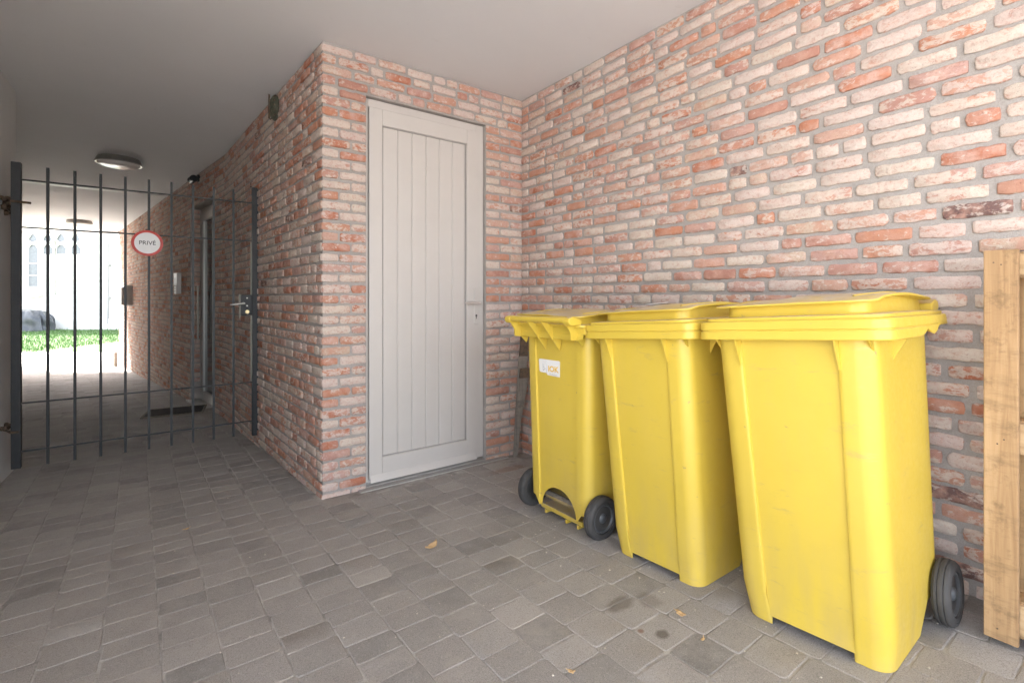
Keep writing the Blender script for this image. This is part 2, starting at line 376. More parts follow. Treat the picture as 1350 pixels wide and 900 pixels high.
def brick_wall(name, label, origin, end, fixed, openings=(), lo=-.5, starts=None, seed=1, thick=.22, extra0=0, extra1=0, top_n=300, cat="brick wall", zlow=None):
    """wall whose face runs origin -> end; the side shown is to the right of that direction"""
    ox, oy = origin; L = hypot(end[0]-ox, end[1]-oy); ang = atan2(end[1]-oy, end[0]-ox)
    root = empty(name, (ox, oy, 0), label, cat, (0, 0, ang)); rs = random.Random(seed)
    ca, sa = cos(ang), sin(ang)
    def W(x, y, z): return (ox+x*ca-y*sa, oy+x*sa+y*ca, z)
    mb = MB(); xs = 0.0
    for (a, b_, z0, z1) in sorted(openings):
        mb.box((xs, 0, lo), (a, thick, H)); mb.box((a, 0, z1), (b_, thick, H))
        if z0 > lo: mb.box((a, 0, lo), (b_, thick, z0))
        xs = b_
    mb.box((xs, 0, lo), (L, thick, H)); mb.build("mortar_bed", M_MORTAR, root)
    rows = int((H-lo)/COURSE)+1; bricks = []
    for k in range(rows):
        zc = H-.004-COURSE*.5-k*COURSE
        if zc < lo: break
        spans = [(-extra0, L+extra1)]
        for (a, b_, z0, z1) in openings:
            if z0-.02 < zc < z1+.02:
                ns = []
                for s0, s1 in spans:
                    if a > s0 and a < s1: ns.append((s0, a)); ns.append((b_, s1))
                    else: ns.append((s0, s1))
                spans = ns
        for si, (s0, s1) in enumerate(spans):
            w_ = s1-s0
            if w_ < .05: continue
            lens = []
            if fixed and w_ < .45:
                if w_ < .34: lens = [w_*.355, w_*.60] if k % 2 == 0 else [w_*.625, w_*.33]
                else: lens = [w_*.26, w_*.46, w_*.20] if k % 2 == 0 else [w_*.5, w_*.44]
                g = (w_-sum(lens))/max(1, len(lens)-.6)
            else:
                x = 0; first = True
                while x < w_-.03:
                    if first and k % 2: l_ = .084
                    else: l_ = rs.choices((.178, .128, .084), (.76, .08, .16))[0]
                    first = False
                    l_ *= rs.uniform(.95, 1.06); rem = w_-x
                    if rem < l_+.05:
                        if rem > .2: l_ = rem*.5-.008
                        else: l_ = rem-.006
                    lens.append(l_); x += l_+.0150
                g = .0150; tot = sum(lens)+g*(len(lens)-1); lens = [q*(w_-g*(len(lens)-1)-.004)/(tot-g*(len(lens)-1)) for q in lens]
            x = s0+.001
            for l_ in lens:
                kk = "s" if l_ > .152 else ("t" if l_ > .105 else "h")
                v = rs.randrange(len(SLIPS[kk])); dz = rs.uniform(-.0018, .0018); prd = rs.uniform(-.0035, .002); tw = rs.uniform(-.008, .008)
                fl = rs.random() < .5; hs = rs.uniform(.88, 1.03)
                bricks.append([x+l_/2, zc+dz, prd, tw, kk, v, l_, fl, hs]); x += l_+g
    def score(bk):
        p = W(bk[0], 0, bk[1])
        if bk[1] < gz(p[1])-.02: return -1
        q = pix(*p)
        if q is None or not (-20 < q[0] < 1370 and -20 < q[1] < 920): return 0
        if origin != P1 and any(a < q[0] < b_ and c_ < q[1] < d for a, b_, c_, d in BINBOX): return .01
        e0 = pix(*W(bk[0]-bk[6]/2, 0, bk[1])); e1 = pix(*W(bk[0]+bk[6]/2, 0, bk[1]))
        if e0 is None or e1 is None: return 0
        return abs(e1[0]-e0[0])*30/q[2]
    bricks = [(score(b_), i, b_) for i, b_ in enumerate(bricks)]
    bricks = sorted([b_ for b_ in bricks if b_[0] >= 0], key=lambda q: -q[0])
    rest = MB()
    for j, (sc, _, (x, z, prd, tw, kk, v, l_, fl, hs)) in enumerate(bricks):
        Lr, me, vs, fs = SLIPS[kk][v]; sx = l_/Lr
        if j < top_n and sc > .02:
            o = link("brick", me, root, (x, prd, z), (0, tw, pi*0)); o.scale = (sx, 1, hs)
            if fl: o.rotation_euler = (0, tw+pi, 0)
            o.scale = (sx, 1, hs)
        else:
            c_, s_ = cos(tw+(pi if fl else 0)), sin(tw+(pi if fl else 0))
            out = [(x+(a*sx*c_+c2*hs*s_), prd+b2, z+(-a*sx*s_+c2*hs*c_)) for a, b2, c2 in vs]
            rest.add(out, fs, random.random()*.98+.01)
    if rest.v:
        me = rest.mesh("brickwork", M_BRICK, 60); o = link("brickwork", me, root); o["kind"] = "stuff"
    return root, W

# door wall: opening for the back door
brick_wall("brick_wall", "red and white reclaimed brick wall framing the putty grey door", P1, P2, True,
           [(1.055-P1[0], 1.955-P1[0], -.5, 2.485)], seed=5, extra0=.008)
brick_wall("brick_wall", "long reclaimed brick wall behind the yellow bins and the pallet", P2, (2.293, -3.0), False, seed=8, lo=-.12)
rA, WA = brick_wall("brick_wall", "side brick wall running from the outer corner to the gate post", B1, P1, False, seed=13, lo=-.3)
L2 = hypot(B1[0]-E1[0], B1[1]-E1[1])
OP = (L2-1.59, L2-.42)
rB, WB = brick_wall("brick_wall", "brick wall of the passage beyond the gate, with the intercom and mailbox", E1, B1, False,
                    [(OP[0], OP[1], -.6, 2.37)], seed=21, lo=-.6)
# brick reveal of the recessed passage door (the side that faces the camera)
mb = MB()
for k in range(42):
    zc = H-.004-COURSE*.5-k*COURSE
    if zc > 2.36 or zc < -.12: continue
    Lr, me, vs, fs = SLIPS["h"][k % 6]
    out = [(OP[0]+.0-b2*0-(b2)*1.0, .06+a*1.15, zc+c2) for a, b2, c2 in vs]
    mb.add(out, [f[::-1] for f in fs], random.random()*.98+.01)
o = link("reveal_brickwork", mb.mesh("reveal_brickwork", M_BRICK, 60), rB); o["kind"] = "stuff"

# ------------------------------------------------------------------ ceiling, plaster wall
mb = MB()
mb.prism([(-1.9, -3.0), (2.50, -3.0), (2.50, 14.6), (-.75, 14.5), (-2.6, 15.85), (-2.86, 15.6), (-1.9, 5.0)], H, H+.35)
o = mb.build("ceiling", M_CEIL); tag(o, "smooth off-white plastered ceiling over carport and passage", kind="structure")
# ceiling seam behind the gate; white strip paints its lit edge
mb = MB(); a0 = Vector((-1.47, 8.93)); a1 = Vector((.12, 9.02))
mb.prism([(a0.x, a0.y), (a1.x, a1.y), (a1.x, a1.y+.05), (a0.x, a0.y+.05)], H-.012, H+.01)
o = mb.build("lit_seam_strip", M_WHITE); tag(o, "thin white strip painting the lit edge of a seam across the passage ceiling", "ceiling joint")
mb = MB(); mb.prism([(-.75, 14.47), (-2.58, 15.80), (-2.62, 15.74), (-.79, 14.41)], H-.07, H+.01)
o = mb.build("lintel_beam", M_CEIL); tag(o, "plastered beam over the far mouth of the passage", "beam")
mb = MB(); mb.box((-1.08, .75, -.4), (-.872, 5.12, H+.002))
o = mb.build("plaster_wall", M_PLASTER); tag(o, "grey plastered wall at the left edge beside the gate hinges", "wall")
mb = MB(); mb.prism([(-.895, 5.12), (-2.63, 15.85), (-2.85, 15.85), (-1.1, 5.12)], -.7, H+.002)
o = mb.build("plaster_wall", plaster_material("pale_plaster", (.76, .74, .71))); tag(o, "plastered wall of the passage, hidden behind the left gate post", "wall")

# ------------------------------------------------------------------ ground and pavers
mb = MB(); ys = [-80, -.6, 0, 1, 2, 3.014, 6, 9, 12, 15.4, 140]; xs = [-120, -20, 0, 20, 120]
vs = [(x, y, gz(y)-.0022) for y in ys for x in xs]; nxs = len(xs)
mb.add(vs, [(j*nxs+i, j*nxs+i+1, (j+1)*nxs+i+1, (j+1)*nxs+i) for j in range(len(ys)-1) for i in range(nxs-1)])
ground = mb.build("ground", M_SAND); tag(ground, "ground of the carport laid with grey tumbled concrete pavers", kind="structure")
def paver_mesh(seed, L, Wd):
    rs = random.Random(seed); a, b = L/2, Wd/2; j = .0024
    pts = []
    for (sx, sy, first) in ((-1, -1, 0), (1, -1, 1), (1, 1, 0), (-1, 1, 1)):
        c = rs.uniform(.007, .016); p = [(sx*(a-c), sy*b+rs.uniform(-j, j)), (sx*(a-c*.3), sy*(b-c*.3)), (sx*a+rs.uniform(-j, j), sy*(b-c))]
        pts += p if first else p[::-1]
    q = []
    for k_, p_ in enumerate(pts):
        q.append(p_); p2_ = pts[(k_+1) % len(pts)]
        if hypot(p2_[0]-p_[0], p2_[1]-p_[1]) > .05:
            for e_ in (.3, .68): q.append((p_[0]+(p2_[0]-p_[0])*e_+rs.uniform(-j, j)*.6, p_[1]+(p2_[1]-p_[1])*e_+rs.uniform(-j, j)*.6))
    pts = q; n = len(pts)
    r0 = [(x, y, -.02) for x, y in pts]; r1 = [(x, y, -.0016+rs.uniform(-.0004, .0004)) for x, y in pts]
    r2 = [(x*(1-.003/a), y*(1-.003/b), rs.uniform(-.0004, .0004)) for x, y in pts]
    mb = MB(); mb.v = r0+r1+r2
    for q in range(2):
        for i in range(n): mb.f.append((q*n+i, q*n+(i+1) % n, (q+1)*n+(i+1) % n, (q+1)*n+i))
    mb.f.append(tuple(range(2*n, 3*n))); mb.rnd = [0.0]*len(mb.f)
    me = mb.mesh("paver", M_PAVER, None); me.polygons.foreach_set("use_smooth", [True]*len(me.polygons)); me.set_sharp_from_angle(angle=radians(18))
    return me, mb.v, mb.f
PV = [paver_mesh(900+i, .1505, .128) for i in range(14)]
def s1x(y):
    if y < 3.014: return 2.29
    if y < B1[1]: return P1[0]+(B1[0]-P1[0])*(y-P1[1])/(B1[1]-P1[1])
    return B1[0]+(E1[0]-B1[0])*(y-B1[1])/(E1[1]-B1[1])
plist = []; rp = random.Random(4)
for ci in range(-14, 16):
    y = -.9+rp.random()*.12
    xc0 = .082+ci*.1545
    while y < 14.7:
        l_ = rp.choices((.103, .128, .150, .205), (.34, .44, .20, .02))[0]
        if xc0 > .55: l_ = rp.choices((.108, .130, .142), (.12, .58, .30))[0]
        if y > 3.6: l_ = max(l_, .128)
        yc = y+l_/2; shift = -.030*(yc-1.9) if xc0 < .4 else -.030*(yc-1.9)*max(0, 1-(xc0-.4)/.8)
        if yc > 5.2: shift = -.030*3.3-.15*(yc-5.2)
        xc = xc0+shift; y += l_+.0036
        lft = -.99 if yc < 5.1 else -.99-.163*(yc-5.1)
        if xc < lft or xc-.03 > s1x(yc): continue
        if 1.0 < xc < 2.12 and yc+l_/2 > 2.955 and yc < 3.3: continue
        if yc > 3.014 and xc+.0 > s1x(yc)+.05: continue
        plist.append((xc, yc, l_, rp.randrange(14), rp.uniform(-.0009, .0009), rp.uniform(-.012, .012), rp.random() < .5))
def psc(p):
    q = pix(p[0], p[1], gz(p[1]))
    if q is None or not (-30 < q[0] < 1380 and 400 < q[1] < 930): return 0
    if 1.64 < p[0] < 2.05 and .45 < p[1] < 2.0: return .01
    return 637*.15/q[2]*637*p[2]*CAM_H/q[2]**2
plist = sorted(plist, key=lambda p: -psc(p)); rest = MB()
for j, (x, y, l_, v, dz, tw, fl) in enumerate(plist):
    me, vs, fs = PV[v]; slope = -.064 if y < 3.014 else -.032; sy = l_/.128; ry = pi if fl else 0
    if j < 300:
        o = link("paver", me, ground, (x, y, gz(y)+dz), (math.atan(slope), 0, tw+ry)); 
        if fl: o.rotation_euler = (-math.atan(slope), 0, tw+ry)
        o.scale = (1, sy, 1)
    else:
        c_, s_ = cos(tw+ry), sin(tw+ry); out = []
        for a, b, c2 in vs:
            X = a*c_-b*sy*s_; Y = a*s_+b*sy*c_; out.append((x+X, y+Y, gz(y)+dz+c2+slope*Y))
        rest.add(out, fs, random.random()*.98+.01)
o = link("paving", rest.mesh("paving", M_PAVER, 18), ground); o["kind"] = "stuff"

# ------------------------------------------------------------------ bluestone doorstep
step = empty("doorstep", (1.0, 2.95, 0), "grey bluestone doorstep strip below the putty grey door", "doorstep")
mb = MB(); mb.box((0.0, .010, -.06), (1.12, .063, .004)); mb.box((.057, .0632, -.06), (.952, .17, .010)); mb.build("slab", M_STONE, step, bevel=.002)
mb = MB(); mb.box((0, 0, -.05), (1.12, .0085, .0065)); mb.build("edge_strip", M_ALU, step, bevel=.001)

# ------------------------------------------------------------------ back door
dr = empty("door", (1.0565, 3.047, .022), "putty grey panelled back door with a lever handle", "door")
fw, fh = .8970, 2.460
mb = MB(); mb.box((0, 0, 0), (.022, .09, fh)); mb.box((fw-.062, 0, 0), (fw, .09, fh)); mb.box((.0225, 0, fh-.052), (fw-.0625, .09, fh)); mb.build("frame", M_DOOR, dr, bevel=.003)
lx0, lx1, lz0, lz1 = .0265, fw-.066, .012, fh-.056
px0, px1, pz0, pz1 = .113, .752, .148, 2.302
leaf = MB(); leaf.box((lx0, -.012, lz0), (px0, .05, lz1)); leaf.box((px1, -.012, lz0), (lx1, .05, lz1))
leaf.box((px0+.0005, -.0118, lz0), (px1-.0005, .05, pz0)); leaf.box((px0+.0005, -.0118, pz1), (px1-.0005, .05, lz1))
lf = leaf.build("door_leaf", M_DOOR, dr, bevel=.0025)
nb = 6; bw = (px1-px0-.016)/nb
for i in range(nb):
    mb = MB(); x0 = px0+.008+i*bw; mb.prism([(x0+.0012, .010), (x0+.006, .005), (x0+bw-.006, .005), (x0+bw-.0012, .010), (x0+bw-.0012, .0115), (x0+.0012, .0115)], pz0+.006, pz1-.006)
    mb.build("plank", M_DOOR, lf)
mb = MB()
for a, b in (((px0, 0, pz0), (px0+.006, .02, pz1)), ((px1-.006, 0, pz0), (px1, .02, pz1)), ((px0+.006, 0, pz0), (px1-.006, .02, pz0+.005)), ((px0+.006, 0, pz1-.005), (px1-.006, .02, pz1))): mb.box(a, b)
mb.build("seal", M_SEAL if False else plain("grey_gasket", (.38, .36, .34), .6), lf)
mb = MB(); mb.box((px0, .0117, pz0), (px1, .036, pz1)); mb.build("backing_panel", plain("groove_shade", (.50, .475, .45), .6), lf)
mb = MB(); mb.prism([(-.030, .0), (-.012, .045), (-.012, 0)], lx0+.004, lx1-.002, axis=0); mb.build("weather_bar", M_DOOR, lf, bevel=.002)
hx = .826-.0
mb = MB(); mb.box((hx-.018, -.020, 1.02-.03), (hx+.018, -.0125, 1.255)); pl = mb.build("handle_plate", M_DOOR, dr, bevel=.004)
mb = MB(); mb.tube((hx, -.018, 1.145), (hx, -.062, 1.145), .009); mb.tube((hx+.009, -.062, 1.145), (hx-.115, -.060, 1.147), .0085, .0075); mb.build("door_handle", M_HANDLE, dr, smooth=40)
mb = MB(); mb.tube((hx, -.0205, 1.052), (hx, -.0215, 1.052), .0085); mb.box((hx-.003, -.0216, 1.028), (hx+.003, -.0203, 1.05)); mb.build("keyhole", M_SEAL, dr)

# ------------------------------------------------------------------ wheeled bins
def rrect(x0, x1, hw, r, nside=14, nend=12, nc=5, rr=None):
    """points round a rounded rectangle, CCW from above; tags: (x, y)"""
    rr = r if rr is None else rr; P = []
    def arc(cx, cy, rad, a0, a1): return [(cx+rad*cos(a0+(a1-a0)*i/nc), cy+rad*sin(a0+(a1-a0)*i/nc)) for i in range(nc+1)]
    P += [(x0+r+(x1-rr-x0-r)*i/nside, -hw) for i in range(1, nside)]
    P += arc(x1-rr, -hw+rr, rr, -pi/2, 0)
    P += [(x1, -hw+rr+(2*hw-2*rr)*i/nend) for i in range(1, nend)]
    P += arc(x1-rr, hw-rr, rr, 0, pi/2)
    P += [(x1-rr-(x1-rr-x0-r)*i/nside, hw) for i in range(1, nside)]
    P += arc(x0+r, hw-r, r, pi/2, pi)
    P += [(x0, hw-r-(2*hw-2*r)*i/nend) for i in range(1, nend)]
    P += arc(x0+r, -hw+r, r, pi, 1.5*pi)
    return P
def body_ring(t):
    hw = .212+.023*t; xf = -.240-.032*t; xr = .238+.011*t; pw = .120+.022*t; d = .009
    P = []; nc = 6
    def arc(cx, cy, rad, a0, a1, k): return [(cx+rad*cos(a0+(a1-a0)*i/nc), cy+rad*sin(a0+(a1-a0)*i/nc), k) for i in range(nc+1)]
    r = .052; rr = .046
    P += [(xf+r+(xr-rr-xf-r)*i/8, -hw, 's') for i in range(1, 8)]
    P += arc(xr-rr, -hw+rr, rr, -pi/2, 0, 'c')
    P += [(xr, v, 'r') for v in (-.135-.02*t, -.1345-.02*t)]
    P += [(xr-.010, -.132-.02*t, 'r')]+[(xr-.010, -.1255+.251*i/24, 'r') for i in range(25)]+[(xr-.010, .132+.02*t, 'r')]
    P += [(xr, v, 'r') for v in (.1345+.02*t, .135+.02*t)]
    P += arc(xr-rr, hw-rr, rr, 0, pi/2, 'c')
    P += [(xr-rr-(xr-rr-xf-r)*i/8, hw, 's') for i in range(1, 8)]
    P += arc(xf+r, hw-r, r, pi/2, pi, 'f')
    P += [(xf, pw+.012, 'f'), (xf, pw+.004, 'f'), (xf+.002, pw+.001, 'f'), (xf+d, pw, 'p')]+[(xf+d, pw-2*pw*i/6, 'p') for i in range(1, 6)]+[(xf+d, -pw, 'p'), (xf+.002, -pw-.001, 'f'), (xf, -pw-.004, 'f'), (xf, -pw-.012, 'f')]
    P += arc(xf+r, -hw+r, r, pi, 1.5*pi, 'f')
    return P
WT = .94
def make_bin(label, loc, rotz, group, lean=.064):
    root = empty("wheeled_bin", loc, label, "wheelie bin", (0, 0, 0), group)
    sl = math.atan(lean)
    root.rotation_euler = (Matrix.Rotation(-sl, 4, 'X') @ Matrix.Rotation(rotz, 4, 'Z')).to_euler()
    # body
    NL = 9; base = body_ring(0); rings = []
    def bottom(i):
        x, y, k = base[i]
        if k == 'p': return .026
        if k == 'r':
            if abs(y) < .124: return .052+.118*sqrt(max(0, 1-(y/.124)**2))
            return .052
        if k == 'c': return .095
        if k == 's' and x > .06: return .095
        return 0.0
    bots = [bottom(i) for i in range(len(base))]
    for k in range(NL+1):
        ring = []
        for i, b0 in enumerate(bots):
            wz = b0+(WT-b0)*k/NL; x, y, _ = body_ring(wz/WT)[i]
            if wz < .03 and b0 == 0:
                q = 1-(.03-wz)/.03*.05; x *= q; y *= q
            ring.append((x, y, wz))
        rings.append(ring)
    mb = MB(); mb.loft(rings, cap0=False, cap1=False)
    br = [(x*.97, y*.97, .10) for x, y, _ in rings[0]]; n0 = len(mb.v); mb.v += br; n = len(br)
    mb.f += [(n0+(i+1) % n, n0+i, i, (i+1) % n) for i in range(n) if bots[i] < .03 and bots[(i+1) % n] < .03]
    mb.f.append(tuple(range(n0, n0+n))[::-1])
    mb.rnd += [0]*(len(mb.f)-len(mb.rnd))
    body = mb.build("body", M_YELLOW, root, smooth=35)
    # wheel recess and axle channel at the back foot
    mb = MB(); mb.box((.075, -.172, .030), (.110, .172, .185)); mb.box((.110, -.165, .026), (.170, .165, .034))
    mb.prism([(.10, .020), (.198, .020), (.214, .030), (.220, .052), (.210, .052), (.200, .036), (.10, .034)], -.150, .150, axis=1)
    for v in (-.125, .03, .11): mb.box((.17, v-.006, .002), (.208, v+.006, .022))
    mb.build("axle_channel", M_YELLOW, body, bevel=.002)
    mb = MB(); mb.tube((.188, -.25, .100), (.188, -.135, .100), .0115, n=14); mb.tube((.188, -.135, .100), (.188, .02, .103), .017, .015, n=9); mb.tube((.188, .02, .103), (.188, .135, .100), .015, .0185, n=9); mb.tube((.188, .135, .100), (.188, .25, .100), .0115, n=14); mb.build("axle", M_AXLE, root, smooth=40)
    # rim
    def rimring(off, z, side_shape=False):
        out = []
        for x, y in rrect(-.305-off, .300+off*.4, .282+off, .045, 16, 12, 5, .03):
            zz = z
            if side_shape and abs(y) > .25 and x > -.02:
                e = min(1, (x+.02)/.10); zz = z+.030*e*e*(3-2*e)
                if .055 < x < .155: zz -= .030*sqrt(max(0, 1-((x-.105)/.05)**2))
            out.append((x, y, zz))
        return out
    mb = MB()
    inner = [(x*.93, y*.93, .942) for x, y, _ in rimring(0, 0)]
    mb.loft([inner, rimring(-.008, .931, True), rimring(0, .926, True), rimring(.0015, .929, True), rimring(0, .953), rimring(-.0035, .955), rimring(-.0035, .957), rimring(0, .959), rimring(-.001, .982), rimring(-.004, .986), rimring(-.02, .986)], False, True)
    mb.build("rim", M_YELLOW, root, smooth=28)
    # gussets under the rim
    for v in (-.145, .145): mb = MB(); mb.prism([(-.303, .932), (-.262, .932), (-.262, .838), (-.270, .838)], v-.0025, v+.0025, axis=1); mb.build("gusset", M_YELLOW, body)
    for v in (-.248, .248): mb = MB(); mb.prism([(-.285, .932), (-.215, .932), (-.215, .86)], v*.90-.0025, v*.90+.0025, axis=1); mb.build("gusset", M_YELLOW, body)
    for x in (-.12,):
        for s in (-1, 1): mb = MB(); mb.prism([(s*.230, .932), (s*.274, .932), (s*.232, .86)], x-.002, x+.002, axis=0); mb.build("gusset", M_YELLOW, body)
    # lid: lip, riser, overhanging dished top
    def dome(x, y):
        t = (x+.30)/.62
        d = .027*max(0, sin(pi*min(1, max(0, t*.92+.04))))**1.2*(1-.35*(y/.26)**2)
        if x > -.235:
            e = min(1, (x+.235)/.03); s_ = 1 if y < .02 else max(0, 1-(y-.02)/.05); d += .006*e*s_
        return d
    def lr(off, z, dm=0, endx=.0):
        return [(x, y, z+dm*dome(x, y)) for x, y in rrect(-.298+off, .322+endx-off*.3, .271-off, .05, 16, 12, 5, .03)]
    mb = MB()
    mb.loft([lr(.02, .9862), lr(.006, .9864), lr(.005, .989), lr(.006, .9955, .1), lr(.010, .9975, .1), lr(.056, .999, .1), lr(.058, 1.001, .2), lr(.061, 1.0265, .8), lr(.031, 1.0275, .9), lr(.029, 1.0285, .9), lr(.0295, 1.0325, .95), lr(.033, 1.0335, 1.0)]
            + [lr(.033+.04*i, 1.0335, 1.0) for i in range(1, 6)], False, True)
    lid = mb.build("lid", M_YELLOW, root, smooth=30)
    # raised ribs pressed in the lid
    for s in (-1, 1):
        mb = MB(); pts = [(-.20+.42*i/12, s*(.17+.035*sin(pi*i/12))) for i in range(13)]
        for (xa, ya), (xb, yb) in zip(pts[:-1], pts[1:]):
            za, zb = 1.0325+dome(xa, ya), 1.0325+dome(xb, yb)
            mb.add([(xa, ya-.006, za-.002), (xa, ya, za+.004), (xa, ya+.006, za-.002), (xb, yb-.006, zb-.002), (xb, yb, zb+.004), (xb, yb+.006, zb-.002)], [(0, 1, 4, 3), (1, 2, 5, 4)])
        mb.build("lid_rib", M_YELLOW, lid, smooth=60)
    # handle bar, hinge knuckles and brackets
    mb = MB(); hz = 1.020
    mb.tube((.362, -.215, hz), (.362, .215, hz), .0145, n=18); mb.build("handle_bar", M_YELLOW, root, smooth=40)
    for s in (-1, 1):
        mb = MB(); mb.prism([(.30, 1.022), (.352, 1.036), (.375, 1.030), (.382, 1.014), (.372, .998), (.352, .994), (.30, .998)], s*.220-.022, s*.220+.022, axis=1)
        mb.build("hinge_knuckle", M_YELLOW, lid, smooth=50, bevel=.004)
    for v in (-.207, -.062, .042, .207):
        mb = MB()
        if abs(v) > .1: poly = [(.376, 1.012), (.340, .962), (.338, .928), (.296, .924), (.262, .890), (.245, .93), (.28, .985), (.352, 1.006)]
        else: poly = [(.375, 1.010), (.254, .862), (.24, .93), (.28, .985), (.352, 1.006)]
        mb.prism(poly, v-.0035, v+.0035, axis=1); mb.build("handle_bracket", M_YELLOW, root)
    # wheels
    for s in (-1, 1):
        mtx = Matrix.Translation((.188, s*.244, .100)) @ Matrix.Rotation(-s*pi/2, 4, 'X')
        mb = MB(); mb.lathe([(.066, -.020), (.084, -.023), (.093, -.021), (.0985, -.014), (.0985, -.0075), (.0955, -.006), (.0985, -.0045), (.1, .003), (.0985, .0075), (.0955, .009), (.0985, .0105), (.0975, .016), (.092, .022), (.083, .025), (.080, .0235), (.076, .0245), (.068, .023), (.066, .012)], 40, mtx)
        ty = mb.build("wheel", M_TYRE, root, smooth=35)
        mb = MB(); mb.lathe([(.0655, -.02), (.0655, .018), (.060, .020), (.055, .012), (.044, .006), (.024, .009), (.019, .017), (.012, .022), (.004, .023)], 36, mtx)
        mb.build("hub", M_HUB, ty, smooth=30)
    return root, body, lid
BG = "yellow wheelie bins lined up along the brick wall"
bin3, body3, lid3 = make_bin("nearest yellow wheelie bin, beside the wooden pallet, front towards the viewer", (1.844, .662, gz(.662)+.001), radians(1.0), BG)
bin2, body2, lid2 = make_bin("middle yellow wheelie bin, standing between the other two, front towards the viewer", (1.840, 1.232, gz(1.226)+.001), radians(-.5), BG)
bin1, body1, lid1 = make_bin("yellow wheelie bin nearest the door, turned with handle and two wheels outward", (1.841, 1.818, gz(1.790)+.003), radians(181.0), BG, .012)

def text(name, s, size, m, parent, loc, rot, extrude=.0004, sx=1.0, bold=0):
    c = bpy.data.curves.new(name, 'FONT'); c.body = s; c.size = size; c.extrude = extrude; c.align_x = 'CENTER'; c.align_y = 'CENTER'; c.offset = bold
    c.materials.append(m); tmp = bpy.data.objects.new(name, c); COL.objects.link(tmp); dg = bpy.context.evaluated_depsgraph_get(); me = bpy.data.meshes.new_from_object(tmp.evaluated_get(dg)); bpy.data.objects.remove(tmp)
    me.materials.clear(); me.materials.append(m)
    o = link(name, me, parent, loc, rot); o.scale = (sx, 1, 1)
    return o
# label on the back of the turned bin (local +x side)
def sticker_at(parent, yc, zc):
    t = zc/WT; xs_ = .238+.011*t-.010+.0012; tl = math.atan(.011/WT)
    frame_rot = (pi/2+0, 0, pi/2)
    mb = MB(); w2, h2 = .080, .034
    pts = [(-w2+.004, -h2+.006), (-w2+.012, -h2-.0), (-.02, -h2), (-.015, -h2-.010), (w2-.002, -h2-.012), (w2, h2-.004), (w2-.006, h2), (-w2+.006, h2), (-w2, h2-.006)]
    mb.prism(pts, -.0006, .0006)
    st = mb.build("sticker", M_STICK, parent, loc=(xs_, yc, zc)); st.rotation_euler = (pi/2, 0, pi/2)
    st.rotation_euler = (Matrix.Rotation(tl, 3, 'Y') @ Matrix.Rotation(pi/2, 3, 'Z') @ Matrix.Rotation(pi/2, 3, 'X')).to_euler()
    text("lettering", "IOK", .040, M_GOLD, st, (.030, -.012, .0009), (0, 0, 0), sx=1.12, bold=.0012)
    text("lettering", "afvalbeheer", .0125, M_GREYP, st, (.032, -.037, .0009), (0, 0, 0), sx=1.1)
    mb = MB()
    for (a, b) in (((-.046, .012), (-.046, -.024)), ((-.046, -.024), (-.028, -.012)), ((-.028, -.012), (-.046, -.002)), ((-.022, .030), (-.020, -.032))):
        d = Vector((b[0]-a[0], b[1]-a[1], 0)).normalized()*.0; ax = Vector((a[0], a[1], .0011)); bx = Vector((b[0], b[1], .0011)); mb.tube(ax, bx, .0012 if a[0] > -.03 and b[0] > -.025 else .0018, n=6)
    mb.build("emblem", M_GREYP, st)
sticker_at(body1, -.052, .775)
# paper label and dust-free patch on the middle lid
mb = MB(); mb.prism([(-.045, -.03), (.045, -.03), (.045, .03), (-.045, .03)], -.0005, .0006)
o = mb.build("sticker", M_STICK, lid2, loc=(-.06, .05, 1.0705)); o.rotation_euler = (0, -.06, .1)

# ------------------------------------------------------------------ pallet on end against the wall
pal = empty("pallet", (2.008, .340, gz(.30)), "rough softwood pallet standing on end against the brick wall, right of the bins", "pallet")
def board(name, a, b, m, parent=pal, bev=.003, seed=0):
    mb = MB(); x0, y0, z0 = a; x1, y1, z1 = b
    mb.box(a, b); o = mb.build(name, m, parent, bevel=bev); return o
for i, (y0, y1) in enumerate(((-.074, 0), (-.27, -.178), (-.46, -.37), (-.64, -.55), (-.80, -.73))):
    bd = board("deck_board", (0, y0, .018), (.019, y1, 1.174), M_PALLET)
    if i == 0:
        for (yy, zz) in ((-.022, 1.137), (-.038, 1.130), (-.03, .60), (-.044, .615), (-.03, .052)):
            mb = MB(); mb.tube((-.0008, yy, zz), (.002, yy, zz), .0022, n=8); mb.build("nail", M_RUST, bd)
for z0, z1 in ((1.098, 1.160), (.575, .665), (.045, .135)):
    board("cross_board", (.0195, -.79, z0), (.037, -.004, z1), M_PALLETH)
for y0, y1 in ((-.086, -.006), (-.44, -.34), (-.79, -.70)):
    for z0, z1 in ((1.090, 1.168), (.57, .67), (.03, .14)):
        board("block", (.0375, y0, z0), (.110, y1, z1), M_PALLET)
for y0, y1 in ((-.088, -.008), (-.44, -.34), (-.79, -.70)):
    board("bottom_board", (.1105, y0, .016), (.128, y1, 1.172), M_PALLET)

